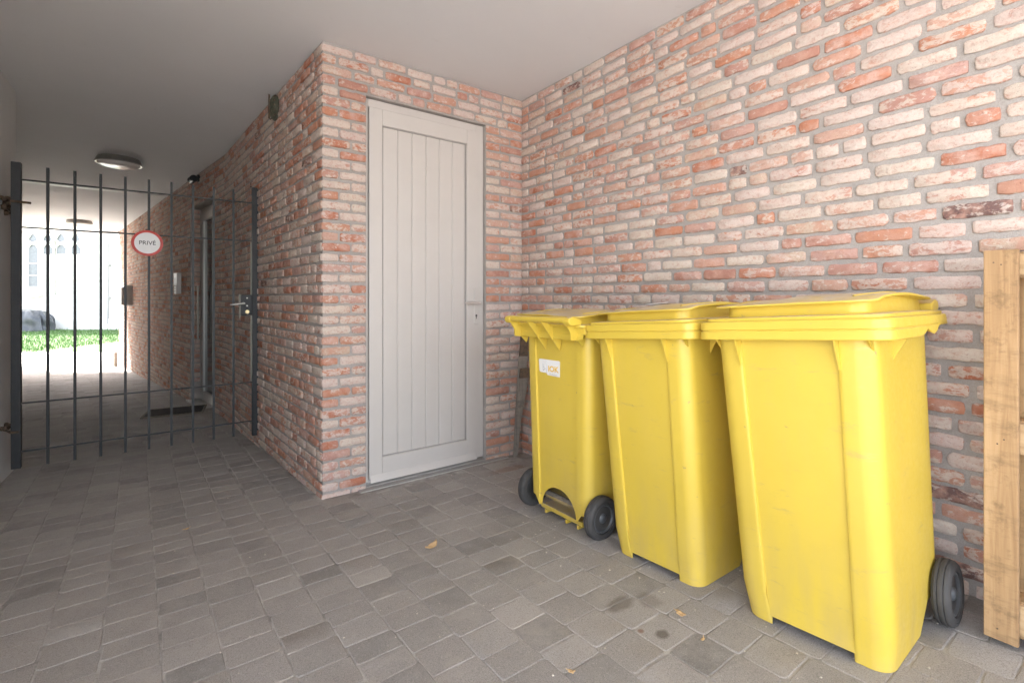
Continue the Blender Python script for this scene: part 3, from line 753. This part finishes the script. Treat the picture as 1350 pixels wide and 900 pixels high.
# ------------------------------------------------------------------ weathered stake leaning behind the turned bin
st = empty("leaning_stake", (2.165, 2.93, gz(2.93)), "weathered grey wooden stake leaning in the corner behind the turned bin", "stake")
st.rotation_euler = (radians(-1.5), radians(7.5), radians(12))
st.rotation_euler = (0, 0, 0)
def slat(parent, p0, p1, w0, w1, th, m, name):
    p0, p1 = Vector(p0), Vector(p1); d = p1-p0; side = Vector((.92, -.39, 0)); nrm = d.cross(side).normalized()
    rings = []
    for p, w_ in ((p0, w0), (p0.lerp(p1, .35), w0*.65+w1*.35), (p0.lerp(p1, .7), w0*.3+w1*.7+.002), (p1, w1)):
        rings.append([p-side*w_/2-nrm*th/2, p+side*w_/2-nrm*th/2, p+side*w_/2+nrm*th/2, p-side*w_/2+nrm*th/2])
    mb = MB(); mb.loft([[tuple(q) for q in r] for r in rings]); return mb.build(name, m, parent, bevel=.002)
s_a = slat(st, (0, 0, 0), (.055, -.03, .76), .034, .070, .018, M_OLD, "shaft")
slat(st, (.005, -.045, .33), (.045, -.055, .60), .045, .070, .014, M_OLD, "side_slat")
slat(st, (.043, -.06, .60), (.053, -.062, .67), .082, .082, .034, M_RUST, "clamp")
slat(st, (.056, -.03, .76), (.075, -.02, .93), .066, .056, .02, M_RUST, "shadow_piece")  # dark top piece stands in for the bin's cast shadow, not iron

# ------------------------------------------------------------------ gate
GY = 4.60
GK = GY/5.10
def gz_(z): return CAM_H+(z-CAM_H)*GK
gate = empty("gate", (0, GY, 0), "black wrought iron bar gate closing the passage, with a lock", "gate")
def post(x0, x1, z0, z1, m=M_IRON):
    mb = MB(); mb.box((x0*GK, -.022, gz_(z0)), (x1*GK, .022, gz_(z1))); return mb.build("post", m, gate, bevel=.003)
post(-.892, -.838, -.068, 2.215); post(.699, .750, -.085, 2.235)
bars = [(-.694+.1553*i)*GK for i in range(9)]
def bar_mesh():
    mb = MB(); rings = []; hgt = 2.27*GK; n = 96
    for i in range(n+1):
        z = hgt*i/n; tw = 0
        if .55 < z < 1.55: tw = (z-.55)/1.0*0
        elif z >= 1.55: tw = 0
        r = .0112
        rings.append([(r*cos(tw+pi/4+k*pi/2), r*sin(tw+pi/4+k*pi/2), z) for k in range(4)])
    mb.loft(rings); return mb.mesh("bar", M_IRON, 45)
bm_ = bar_mesh()
for i, x in enumerate(bars): link("bar", bm_, gate, (x, 0, gz_(-.070)), (0, 0, .0))
for z in (2.088, 1.732, .416, .055):
    z = gz_(z); rl = MB(); rl.box((-.840*GK, -.0165, z-.0055), (.700*GK, -.0115, z+.0055)); rl.build("rail", M_IRON, gate, bevel=.001)
X_ = lambda x: x*GK
lz = gz_(1.135)
mb = MB(); mb.box((X_(.60), -.028, lz-.085), (X_(.698), .028, lz+.085)); lock = mb.build("lock_box", M_IRON, gate, bevel=.003)
mb = MB(); mb.box((X_(.588), -.036, lz-.105), (X_(.602), -.0285, lz+.095)); mb.build("strike_plate", M_DULL, lock)
mb = MB(); mb.tube((X_(.622), -.028, lz+.015), (X_(.622), -.08, lz+.015), .010); mb.tube((X_(.63), -.08, lz+.015), (X_(.515), -.075, lz+.005), .009, .008); mb.build("lock_handle", M_STEEL, lock, smooth=40)
mb = MB(); mb.tube((X_(.655), -.028, lz-.055), (X_(.655), -.048, lz-.055), .015); mb.build("cylinder", M_BRASS, lock, smooth=40)
for z in (lz+.06, lz-.005):
    mb = MB(); mb.tube((X_(.655), -.028, z), (X_(.655), -.034, z), .006); mb.build("screw", M_STEEL, lock)
for z0, z1 in ((gz_(1.23), gz_(1.72)), (gz_(.43), gz_(1.04))):
    mb = MB(); mb.box((X_(.682), -.030, z0), (X_(.693), -.0225, z1)); mb.build("flat_bar", M_DULL, gate, bevel=.001)
for z, big in ((gz_(1.915), 1), (gz_(.205), 0)):
    mb = MB()
    mb.tube((-.875, .16, z), (-.80, -.03, z+.004), .008, n=8)
    mb.tube((-.80, -.03, z+.004), (-.705 if big else -.765, -.03, z), .008, n=8)
    rs = random.Random(3)
    for k in range(16 if big else 5):
        c = Vector((-.862+rs.uniform(-.005, .02), .17+rs.uniform(-.09, .09), z+rs.uniform(-.055, .055)*(1 if big else .4))); q = rs.uniform(.012, .024)
        mb.lathe([(q*.3, -q), (q*.85, -q*.5), (q, 0), (q*.8, q*.6), (q*.25, q)], 7, Matrix.Translation(c) @ Matrix.Rotation(rs.random()*3, 4, 'X'))
    mb.build("hinge", M_RUST, gate)
# PRIVE sign
sg = empty("sign", (-.083*GK, GY-.03, gz_(1.661)), "round white PRIVÉ sign with a red ring hanging on the bar gate", "sign")
mtx = Matrix.Rotation(pi/2, 4, 'X')
mb = MB(); mb.lathe([(.094, -.002), (.097, 0), (.097, .003), (.094, .004)], 48, mtx); mb.build("plate", M_RED, sg, smooth=40)
mb = MB(); mb.lathe([(.079, .0042), (.079, .0052)], 48, mtx); mb.build("white_field", M_WHITE, sg)
text("lettering", "PRIVÉ", .042, M_PRINT, sg, (0, -.0058, .0), (pi/2, 0, 0), bold=.0004)
mb = MB(); mb.box((-.012, -.002, .085), (.012, .022, .105)); mb.build("clip", M_IRON, sg)

# ------------------------------------------------------------------ things in the passage
def lamp(x, y, label):
    r = empty("ceiling_lamp", (x, y, H), label, "ceiling lamp", group="round ceiling lamps in the passage")
    mb = MB(); mb.lathe([(.185, .0), (.195, -.02), (.205, -.045), (.212, -.058), (.205, -.066), (.195, -.064)], 48); mb.build("ring", M_STEEL, r, smooth=40)
    mb = MB(); mb.lathe([(.194, -.060), (.188, -.072), (.160, -.086), (.11, -.097), (.05, -.102), (.01, -.103)], 48); mb.build("diffuser", M_OPAL, r, smooth=40)
lamp(-.365, 6.90, "round steel ringed ceiling lamp just behind the gate top")
lamp(-1.30, 12.95, "round ceiling lamp further back, near the street end of the passage")

def onwall(W, t, d, z):          # t from the bend, d out of the wall
    return W(L2-t, -d, z)
angB = rB.rotation_euler.z
# camera
c = empty("security_camera", onwall(WB, 1.10, 0, 2.665), "small black security camera on the brick just under the ceiling", "camera", (0, 0, angB))
mb = MB(); mb.box((-.03, -.03, -.03), (.03, 0, .05)); mb.build("mount", M_BLACK, c, bevel=.004)
mb = MB(); mb.tube((.04, -.07, -.005), (-.07, -.075, -.012), .042, n=20); mb.build("housing", M_BLACK, c, smooth=40)
mb = MB(); mb.tube((.041, -.07, -.005), (.046, -.07, -.005), .026, n=20); mb.build("lens", M_GLASS, c, smooth=40)
# recessed aluminium door
pd = empty("side_door", WB(OP[0], .115, gz(7.5)), "grey aluminium glazed door recessed in the passage brick wall", "door", (0, 0, angB))
dw = OP[1]-OP[0]; dh = 2.37-gz(7.5)
mb = MB(); mb.box((.002, 0, 0), (.07, .07, dh)); mb.box((dw-.07, 0, 0), (dw-.002, .07, dh)); mb.box((.0705, 0, dh-.07), (dw-.0705, .07, dh)); mb.build("frame", M_ALU, pd, bevel=.003)
mb = MB(); mb.box((.075, -.012, .02), (.17, .045, dh-.075)); mb.box((dw-.17, -.012, .02), (dw-.075, .045, dh-.075)); mb.box((.1705, -.012, dh-.17), (dw-.1705, .045, dh-.075)); mb.box((.1705, -.012, .02), (dw-.1705, .045, .14)); lfp = mb.build("door_leaf", M_ALU, pd, bevel=.003)
mb = MB(); mb.box((.165, .015, .13), (dw-.165, .025, dh-.165)); mb.build("pane", M_GLASS, lfp)
mb = MB(); mb.tube((.12, -.055, .8), (.12, -.055, 1.5), .014); mb.tube((.12, -.012, .86), (.12, -.055, .86), .008); mb.tube((.12, -.012, 1.44), (.12, -.055, 1.44), .008); mb.build("door_handle", M_STEEL, lfp, smooth=40)
mb = MB(); mb.box((-.03, -.16, -.03), (dw+.02, .0, .018)); mb.build("threshold", M_ALU, pd, bevel=.002)
# doormat
dm = empty("doormat", (.15, 6.84, gz(6.84)), "dark rectangular doormat in the passage before the side door", "doormat", (math.atan(-.032), 0, radians(-8)))
mb = MB(); rs = random.Random(9); n = 26; m2 = 20
vs = [(-.27+.54*i/n, -.24+.48*j/m2, .012+rs.uniform(0, .006)) for j in range(m2+1) for i in range(n+1)]
fs = [(j*(n+1)+i, j*(n+1)+i+1, (j+1)*(n+1)+i+1, (j+1)*(n+1)+i) for j in range(m2) for i in range(n)]; mb.add(vs, fs); mb.build("bristles", M_MAT, dm)
mb = MB()
for a, b in (((-.29, -.26, 0), (.29, -.242, .016)), ((-.29, .242, 0), (.29, .26, .016)), ((-.29, -.242, 0), (-.272, .242, .016)), ((.272, -.242, 0), (.29, .242, .016))): mb.box(a, b)
mb.build("edging", M_STEEL if False else M_AXLE, dm)
# intercom
ic = empty("intercom", onwall(WB, 2.15, .01, 1.40), "white intercom handset box on the passage brick wall", "intercom", (0, 0, angB))
mb = MB(); mb.box((-.12, -.055, -.02), (.10, 0, .145)); mb.build("housing", M_WHITE, ic, bevel=.008)
mb = MB(); mb.box((-.05, -.06, -.145), (.09, 0, -.021)); mb.build("lower_panel", M_WHITE, ic, bevel=.008)
mb = MB()
for k in range(3): mb.box((.0, -.068, -.115+.035*k), (.05, -.06, -.095+.035*k))
mb.build("button", M_GREYP, ic)
# mailbox
mx = empty("mailbox", onwall(WB, 6.7, .01, 1.25), "grey mailbox with a pale front on the passage wall near the street", "mailbox", (0, 0, angB))
mb = MB(); mb.prism([(-.17, -.2), (0, -.2), (0, .2), (-.10, .2), (-.17, .15)], -.22, .22, axis=0); mb.build("box", plain("grey_sheet_metal", (.36, .35, .34), .5), mx, bevel=.004)
mb = MB(); mb.box((-.21, -.176, -.18), (.21, -.171, .13)); mb.build("front_door", M_WHITE, mx, bevel=.003)
# mottled oval fitting on the side wall
of = empty("wall_fitting", WA(3.012-.98, -.012, 2.632), "dark mottled oval fitting high on the side brick wall", "wall fitting", (0, 0, rA.rotation_euler.z))
mb = MB(); mx_ = Matrix.Rotation(pi/2, 4, 'X') @ Matrix.Diagonal((.85, 1.15, 1, 1)); mb.lathe([(.082, -.004), (.085, .008), (.076, .022), (.05, .038), (.02, .044)], 28, mx_); mb.build("oval_cover", speckled("verdigris_iron", (.035, .04, .03), (.13, .13, .085), 45, .7), of, smooth=40)
mb = MB()
for k in range(-2, 3): mb.tube((-.07, -.028+.004*abs(k), .035*k), (.07, -.028+.004*abs(k), .035*k), .005, n=6)
mb.tube((0, -.046, -.09), (0, -.046, .09), .007, n=8); mb.build("grille", M_RUST, of)

# ------------------------------------------------------------------ dry leaves and crumbs
def leaf_(x, y, s, label, rot, seed, cat="leaf"):
    rs = random.Random(seed); root = bpy.data.objects
    n = 14; mb = MB(); ring = []
    for i in range(n):
        a = 2*pi*i/n; r = s*(.62+.38*abs(cos(a*2.5+rs.random()*.3)))*rs.uniform(.85, 1.1)*(1 if abs(cos(a)) > .5 else .8)
        px_, py_ = r*cos(a), r*.72*sin(a); ring.append((px_, py_, .006+.35*s*(px_/s)**2*rs.uniform(.5, 1.1)+.25*s*rs.random()*abs(py_/s)))
    mid = [(p[0]*.5, p[1]*.5, .005+p[2]*.35) for p in ring]; cen = (0, 0, .004)
    vs = ring+mid+[cen]; fs = [(i, (i+1) % n, n+(i+1) % n, n+i) for i in range(n)]+[(n+i, n+(i+1) % n, 2*n) for i in range(n)]
    mb.add(vs, fs); me = mb.mesh("leaf", M_LEAF, 60); o = link("dry_leaf", me, None, (x, y, gz(y)+.001), (math.atan(-.064), 0, rot)); tag(o, label, cat, "dry leaves scattered on the pavers")
    so_ = o.modifiers.new("thickness", 'SOLIDIFY'); so_.thickness = .0007
    stm = MB(); stm.tube((s*.6, 0, .006), (s*1.35, s*.25, .012), .0012, .0008, n=6); stm.build("stalk", M_LEAF, o)
leaf_(1.003, 2.00, .038, "large curled tan leaf on the pavers in front of the door", .5, 1)
leaf_(1.425, .985, .020, "curled yellow leaf on the pavers before the middle bin", 1.4, 2)
leaf_(1.365, .865, .010, "tiny yellow leaf scrap in front of the nearest bin", .2, 3)
leaf_(.11, 3.02, .018, "small tan leaf on the dark pavers towards the gate", .3, 4)
leaf_(.955, 1.02, .012, "small brown leaf at the bottom edge of the view", 2.0, 5)
rs = random.Random(5); mb = MB()
for k in range(420):
    x = rs.uniform(-.6, 2.25); y = rs.uniform(.3, 4.8)
    if rs.random() < .45: x = rs.uniform(1.4, 2.25); y = rs.uniform(.3, 2.9)
    if y > 3 and x > s1x(y)-.02: continue
    r = rs.uniform(.0012, .0035); z = gz(y)+.001
    mb.add([(x-r, y-r*.6, z), (x+r*rs.uniform(.6, 1.3), y-r, z), (x+r, y+r*rs.uniform(.5, 1.2), z), (x-r*.7, y+r, z), (x, y, z+r*1.1)], [(0, 1, 4), (1, 2, 4), (2, 3, 4), (3, 0, 4)])
o = mb.build("grit", speckled("pale_grit", (.42, .36, .28), (.66, .60, .52), 20, .9)); tag(o, "pale crumbs of grit and plant litter on the pavers", "grit", kind="stuff")

# ------------------------------------------------------------------ the street beyond the passage
SG = gz(15.4)
def sheet(name, X0, X1, Z0, Z1, z, m, label):
    mb = MB(); p = [street(X0, Z0), street(X1, Z0), street(X1, Z1), street(X0, Z1)]
    mb.add([(a, b, z) for a, b in p], [(0, 1, 2, 3)]); o = mb.build(name, m); tag(o, label, kind="structure"); return o
sheet("street", -60, 40, 11.6, 14.15, SG+.004, M_CONC, "bright pale concrete street beyond the passage")
sheet("bounce_sheet", -12, 12, -30, -3.3, gz(-1)+.002, M_BOUNCE, "unseen pale concrete sheet added behind the camera to bounce light into the carport")  # added out of view to bounce light up to the ceiling
sheet("verge", -60, 40, 14.15, 40, SG+.012, M_GRASSB, "soil of the sunlit grass verge")
mb = MB(); rs = random.Random(2)
for k in range(26000):
    X = rs.uniform(-27, -14); Z = 14.2+9.5*rs.random()**1.3; x, y = street(X, Z); h_ = rs.uniform(.04, .13)*(1+.8*max(0, mnoise.noise(Vector((x*.7, y*.7, 0))))); a = rs.random()*pi; wd = rs.uniform(.006, .014)
    dx, dy = cos(a)*wd, sin(a)*wd; lx, ly = rs.uniform(-.05, .05), rs.uniform(-.05, .05)
    mb.add([(x-dx, y-dy, SG), (x+dx, y+dy, SG), (x+lx, y+ly, SG+h_)], [(0, 1, 2)])
o = mb.build("grass", M_GRASS); tag(o, "bright green grass on the verge before the church", "grass", kind="stuff")
# church
ch = empty("church", street(-22, 24.0)+(SG,), "pale stone church with gothic windows across the street", "church", (0, 0, -YAW))
mb = MB(); mb.box((-30, .02, -.3), (36, 1.2, 8)); mb.build("wall", M_CHURCH, ch)
mb = MB(); mb.box((-30, -.12, -.3), (36, .02, .55)); mb.build("plinth", M_CHURCH, ch)
def arch(cx, w_, z0, zs, n=10):      # pointed arch outline
    pts = [(cx-w_/2, z0), (cx+w_/2, z0), (cx+w_/2, zs)]
    for i in range(1, n+1):
        a = i/n*radians(60); pts.append((cx-w_/2+w_*cos(a), zs+w_*sin(a)))
    for i in range(n-1, 0, -1):
        a = i/n*radians(60); pts.append((cx+w_/2-w_*cos(a), zs+w_*sin(a)))
    pts.append((cx-w_/2, zs)); return pts
cxs = [-2.0, -1.32, -.64, .04]
cxs = [X+22 for X in (-23.75, -23.02, -22.36, -21.63)]
for i, cx in enumerate(cxs):
    gothic = MB(); zt = 3.45+.45
    # surround: jambs and sill standing proud
    for s in (-1, 1): gothic.box((cx+s*.33-.035, -.10, 1.75), (cx+s*.33+.035, .05, 5.0))
    win = gothic.build("window", M_CHURCH, ch, bevel=.01)
    g = MB(); g.prism([(a, b) for a, b in arch(cx, .5, (2.15 if i == 0 else 3.75), 3.95)], .0, .018, axis=1); g.build("pane", M_LEAD, win)
    tr = MB()
    for k in range(14):
        a0_, a1_ = radians(15+150*k/14), radians(15+150*(k+1)/14)
        tr.tube((cx+.24*cos(a0_), -.04, 4.02+.24*sin(a0_)), (cx+.24*cos(a1_), -.04, 4.02+.24*sin(a1_)), .045, n=6)
    tr.tube((cx-.30, -.04, 4.45), (cx, -.04, 4.95), .05, n=6); tr.tube((cx+.30, -.04, 4.45), (cx, -.04, 4.95), .05, n=6)
    tr.tube((cx-.30, -.04, 4.45), (cx-.0, -.04, 4.28), .04, n=6); tr.tube((cx+.30, -.04, 4.45), (cx, -.04, 4.28), .04, n=6)
    tr.build("tracery", M_CHURCH, win)
    g = MB(); g.prism(arch(cx, .44, 4.35, 4.5), .0, .016, axis=1); g.build("upper_pane", M_LEAD, win)
    if i == 0:
        for z in (2.7, 3.3): mu = MB(); mu.box((cx-.26, -.03, z-.02), (cx+.26, 0, z+.02)); mu.build("glazing_bar", M_CHURCH, win)
        si = MB(); si.prism([(-.22, 1.72), (.0, 2.0), (.0, 1.62), (-.22, 1.62)], cx-.5, cx+.45, axis=0); si.build("sill", speckled("weathered_sill", (.42, .39, .34), (.5, .47, .42), 5), win)
mb = MB(); X = 2.0; mb.tube((X, -.09, .3), (X, -.09, 6), .055, n=10)
for z in (1.6, 3.2, 4.8): mb.box((X-.09, -.14, z-.04), (X+.09, .01, z+.04))
mb.build("drainpipe", M_LEAD2, ch, smooth=40)
mb = MB(); mb.box((-.3, -.05, 2.45), (5, .0, 2.52)); mb.build("string_course", M_CHURCH, ch)
# tarpaulin heap
th = MB(); n, m2 = 40, 16; rings = []
for j in range(m2+1):
    e = j/m2*pi/2; ring = []
    for i in range(n):
        a = 2*pi*i/n; k = 1+.10*sin(7*a+3*e)+.06*sin(17*a)+.12*mnoise.noise(Vector((cos(a)*1.3, sin(a)*1.3, e*2)))
        r = cos(e)**.55*k if j < m2 else .02
        zz = 1.02*sin(e)*(1+.16*cos(a+2.6)*cos(e))+.03*sin(9*a)*cos(e)
        ring.append((.98*r*cos(a), .6*r*sin(a), zz))
    rings.append(ring)
th.loft(rings); o = th.build("tarpaulin_heap", M_TARP, None, smooth=60, loc=street(-22.85, 23.0)+(SG,), rot=(0, 0, -YAW)); tag(o, "grey tarpaulin heap on the grass before the church", "tarpaulin")
# small post at the mouth of the passage
mb = MB(); mb.box((-.035, -.035, 0), (.035, .035, .34)); x, y = street(-9.02, 11.0)
o = mb.build("bollard", M_OLD, None, bevel=.008, loc=(x, y, gz(y)-.02)); tag(o, "low brown wooden post at the mouth of the passage", "post")
